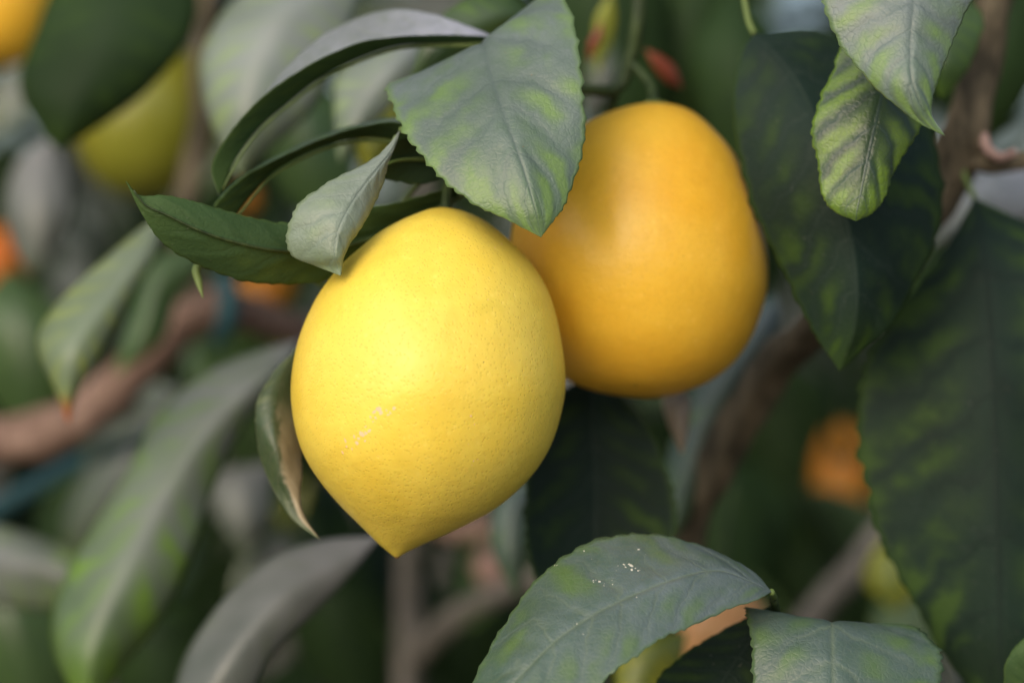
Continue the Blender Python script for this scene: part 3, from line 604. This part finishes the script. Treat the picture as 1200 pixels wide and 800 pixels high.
B([(260, 290, 260), ((185, 300, 256), (190, 330, 250), (210, 350, 256)), ((150, 380, 252), (165, 395, 246), (190, 400, 252)), (135, 440, 248)], 'bggreen')

def shade_leaf(x, y, w, h, d, lean, m):  # leaves put in to darken bright gaps in the background
    return B([(x - lean, y - h, d + 10), ((x - w - lean * .5, y - h * .5, d), (x - lean * .5, y - h * .5, d - 10), (x + w - lean * .5, y - h * .5, d)), ((x - w * 1.1, y, d), (x, y, d - 14), (x + w * 1.1, y, d)),
              ((x - w * .8 + lean * .6, y + h * .55, d), (x + lean * .6, y + h * .55, d - 10), (x + w * .8 + lean * .6, y + h * .55, d)), (x + lean, y + h, d)], m, nv=20, rib=False)
for a in ((720, 40, 60, 130, 290, 20, 'bgdark'), (815, 20, 64, 140, 310, -25, 'bgdark'), (775, 110, 60, 120, 350, 15, 'bgdark'), (870, 110, 50, 130, 280, 10, 'bgdark'),
          (925, 520, 60, 130, 600, 25, 'bgdark'), (862, 650, 62, 110, 480, -20, 'bgdark'), (960, 680, 60, 110, 640, 20, 'bgdark'), (840, 620, 52, 120, 430, 15, 'bgdark'),
          (30, 420, 55, 110, 420, 20, 'bggreen'), (110, 620, 60, 120, 420, -35, 'bgdark'), (300, 480, 55, 120, 430, 30, 'bggreen'), (400, 740, 55, 110, 440, 25, 'bgdark'),
          (540, 760, 52, 100, 520, -20, 'bgdark'), (150, 560, 50, 110, 380, -60, 'bggrey'), (190, 780, 60, 110, 350, 20, 'bgdark'), (20, 760, 55, 120, 330, 30, 'bggreen'), (360, 170, 50, 110, 300, 25, 'bggreen'), (1170, 60, 55, 110, 330, -20, 'bgdark')):
    shade_leaf(*a)

# other fruit further back
def round_rows(cx, cy, rx, ry, neck=1.0):
    out = []
    for i in range(13):
        t = math.pi * i / 12; w = math.sin(t) ** 0.92 * rx; out.append((cy - math.cos(t) * ry, cx - max(w, 1), cx + max(w, 1)))
    return out
def back_fruit(cx, cy, rx, ry, d, m, label, cat, group=None):
    return fruit(cat, round_rows(cx, cy, rx, ry), d, M[m], label, cat, group, nseg=40, sub=3, tipm=False, stalk=[(cx + 6, cy - ry - 40, d + 15), (cx + 20, cy - ry - 120, d + 45)])
back_fruit(-8, 8, 70, 72, 330, 'peelwarm', 'blurred yellow lemon half hidden by a dark leaf, above a greenish one', 'lemon', 'lemons hanging in the tree')
back_fruit(172, 140, 86, 96, 360, 'peelgreen', 'blurred olive-green unripe lemon behind the dark leaf', 'lemon', 'lemons hanging in the tree')
back_fruit(-4, 308, 36, 42, 520, 'peelorange', 'small blurred deep orange fruit beside a pale grey leaf', 'orange')
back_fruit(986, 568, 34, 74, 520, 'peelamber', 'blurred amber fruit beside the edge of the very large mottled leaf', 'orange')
back_fruit(842, 742, 62, 60, 210, 'peelpeach', 'blurred peach-orange fruit showing under the broad leaf with crumbs', 'orange')
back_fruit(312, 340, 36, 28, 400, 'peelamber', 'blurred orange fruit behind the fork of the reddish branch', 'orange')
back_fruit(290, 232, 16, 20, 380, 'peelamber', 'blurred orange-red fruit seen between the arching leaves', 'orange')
back_fruit(578, 662, 24, 26, 400, 'pinkwood', 'blurred pinkish young fruit behind the pointed lemon', 'orange')

# plant tie and twine
tie = tag(link('plant_tie', tube_mesh([P(p) for p in ((262, 325, 285), (268, 345, 282), (266, 375, 284), (256, 398, 296))], [.0035, .004, .004, .003], 10, 6), None, [M['teal']]),
          'blurred teal plastic tie round the fork of the reddish-brown branch', 'plant tie')
tw = tag(link('garden_hose', tube_mesh([P(p) for p in ((-80, 640, 340), (0, 592, 338), (50, 565, 338), (100, 538, 340), (190, 505, 350))], [.004, .004, .004, .0036, .003], 10, 6), None, [M['teal']]),
         'blurred thin teal hose running below the reddish-brown branch', 'hose')

# generic leaves: a few shapes, shared by many copies
def template(seed):
    r = random.Random(seed); L = r.uniform(0.075, 0.105); w = L * r.uniform(0.2, 0.26); bend = r.uniform(0.1, 0.9); cup = r.uniform(0.1, 0.5); tw = r.uniform(-0.6, 0.6)
    rows = ([], [], [])
    for i in range(13):
        t = i / 12; a = bend * t
        c = Vector((0, -L * math.sin(a) / max(bend, .01) * 1.0, -L * (1 - math.cos(a)) / max(bend, .01)))
        hw = w * (math.sin(math.pi * t ** 0.85) ** 0.8) if 0 < t < 1 else 0.0003
        q = tw * t; d = Vector((math.cos(q), 0, math.sin(q)))
        up = Vector((0, 0, 1)) * hw * cup
        rows[0].append(c - d * hw + up); rows[1].append(c); rows[2].append(c + d * hw + up)
    return rows
temps = {}
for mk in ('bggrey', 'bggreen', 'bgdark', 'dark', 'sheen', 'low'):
    for s in range(3):
        rows = template(s * 7 + len(mk))
        me = grid_leaf(*rows, nu=3, serr=0, relief=0.0, seed=s, flip=False)
        me.materials.append(M[mk]); me.materials.append(M['under' if mk in ('bggreen', 'bggrey') else 'underdark'])
        me.polygons.foreach_set('use_smooth', [True] * len(me.polygons)); temps[mk, s] = me
def place(me, parent, p, rz, tilt, roll, sc):
    o = bpy.data.objects.new('leaf', me); COL.objects.link(o); o.parent = parent
    o.location = p - parent.location
    o.rotation_euler = (Matrix.Rotation(rz, 3, 'Z') @ Matrix.Rotation(tilt, 3, 'X') @ Matrix.Rotation(roll, 3, 'Y')).to_euler(); o.scale = (sc,) * 3
    return o
r = random.Random(21); cnt = 0
while cnt < 206:
    d = r.uniform(430, 950); x = r.uniform(-250, 1450); y = r.uniform(-250, 1050)
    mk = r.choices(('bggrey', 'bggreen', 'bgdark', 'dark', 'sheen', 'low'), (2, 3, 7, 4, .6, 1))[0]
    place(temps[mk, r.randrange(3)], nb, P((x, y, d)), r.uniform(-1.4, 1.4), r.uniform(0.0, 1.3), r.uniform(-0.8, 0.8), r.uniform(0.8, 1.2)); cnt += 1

for i in range(44):
    mk = r.choice(('bgpale', 'sheen', 'bggreen', 'bgyellow', 'bggrey', 'bgsmooth'))
    if (mk, 0) not in temps:
        me = temps['bggreen', i % 3].copy(); me.materials.clear(); me.materials.append(M[mk]); me.materials.append(M['under']); temps[mk, 0] = me
    x, y = r.uniform(-120, 1300), r.uniform(-120, 920)
    if 690 < x < 1000 and y < 700: x -= 600
    place(temps[mk, 0], nb, P((x, y, r.uniform(330, 620))), r.uniform(-1.4, 1.4), r.uniform(0.1, 1.3), r.uniform(-1, 1), r.uniform(0.35, 0.75))

# the mass of foliage that closes the view and an unseen crown added overhead to darken it: leaves beyond counting
def mass(name, n, boxf, seed, label, m):
    r = random.Random(seed); vs, fs, uv = [], [], []
    for _ in range(n):
        p = boxf(r); L = r.uniform(0.07, 0.11); w = L * 0.24
        R = Matrix.Rotation(r.uniform(-1.6, 1.6), 3, 'Z') @ Matrix.Rotation(r.uniform(0, 1.35), 3, 'X') @ Matrix.Rotation(r.uniform(-.8, .8), 3, 'Y')
        b = len(vs)
        for (x, y, z, u, v) in ((0, 0, 0, .5, 0), (-w, -L * .3, .1 * w, 0, .3), (0, -L * .33, -.15 * w, .5, .33), (w, -L * .3, .1 * w, 1, .3), (-w * .85, -L * .65, -.3 * w, 0, .65), (0, -L * .68, -.6 * w, .5, .68), (w * .85, -L * .65, -.3 * w, 1, .65), (0, -L, -1.2 * w, .5, 1)):
            vs.append(tuple(p + R @ Vector((x, y, z)))); uv.append((u, v))
        fs += [tuple(b + k for k in f) for f in ((0, 2, 1), (0, 3, 2), (1, 2, 5, 4), (2, 3, 6, 5), (4, 5, 7), (5, 6, 7))]
    me = bpy.data.meshes.new(name); me.from_pydata(vs, [], fs)
    ul = me.uv_layers.new(name='UVMap'); dat = []
    for lp in me.loops: dat += uv[lp.vertex_index]
    ul.data.foreach_set('uv', dat)
    return tag(link(name, me, None, [M[m]]), label, 'foliage', kind='stuff')
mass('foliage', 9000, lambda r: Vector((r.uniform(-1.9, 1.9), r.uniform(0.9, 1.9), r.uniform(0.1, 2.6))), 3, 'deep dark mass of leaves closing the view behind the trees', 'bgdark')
mass('foliage', 2600, lambda r: Vector((r.uniform(-1.2, 1.2), r.uniform(0.28, 1.0), r.uniform(1.72, 2.5))), 5, 'leafy crown added overhead, out of view, to shade the branches behind the lemons', 'bgdark')
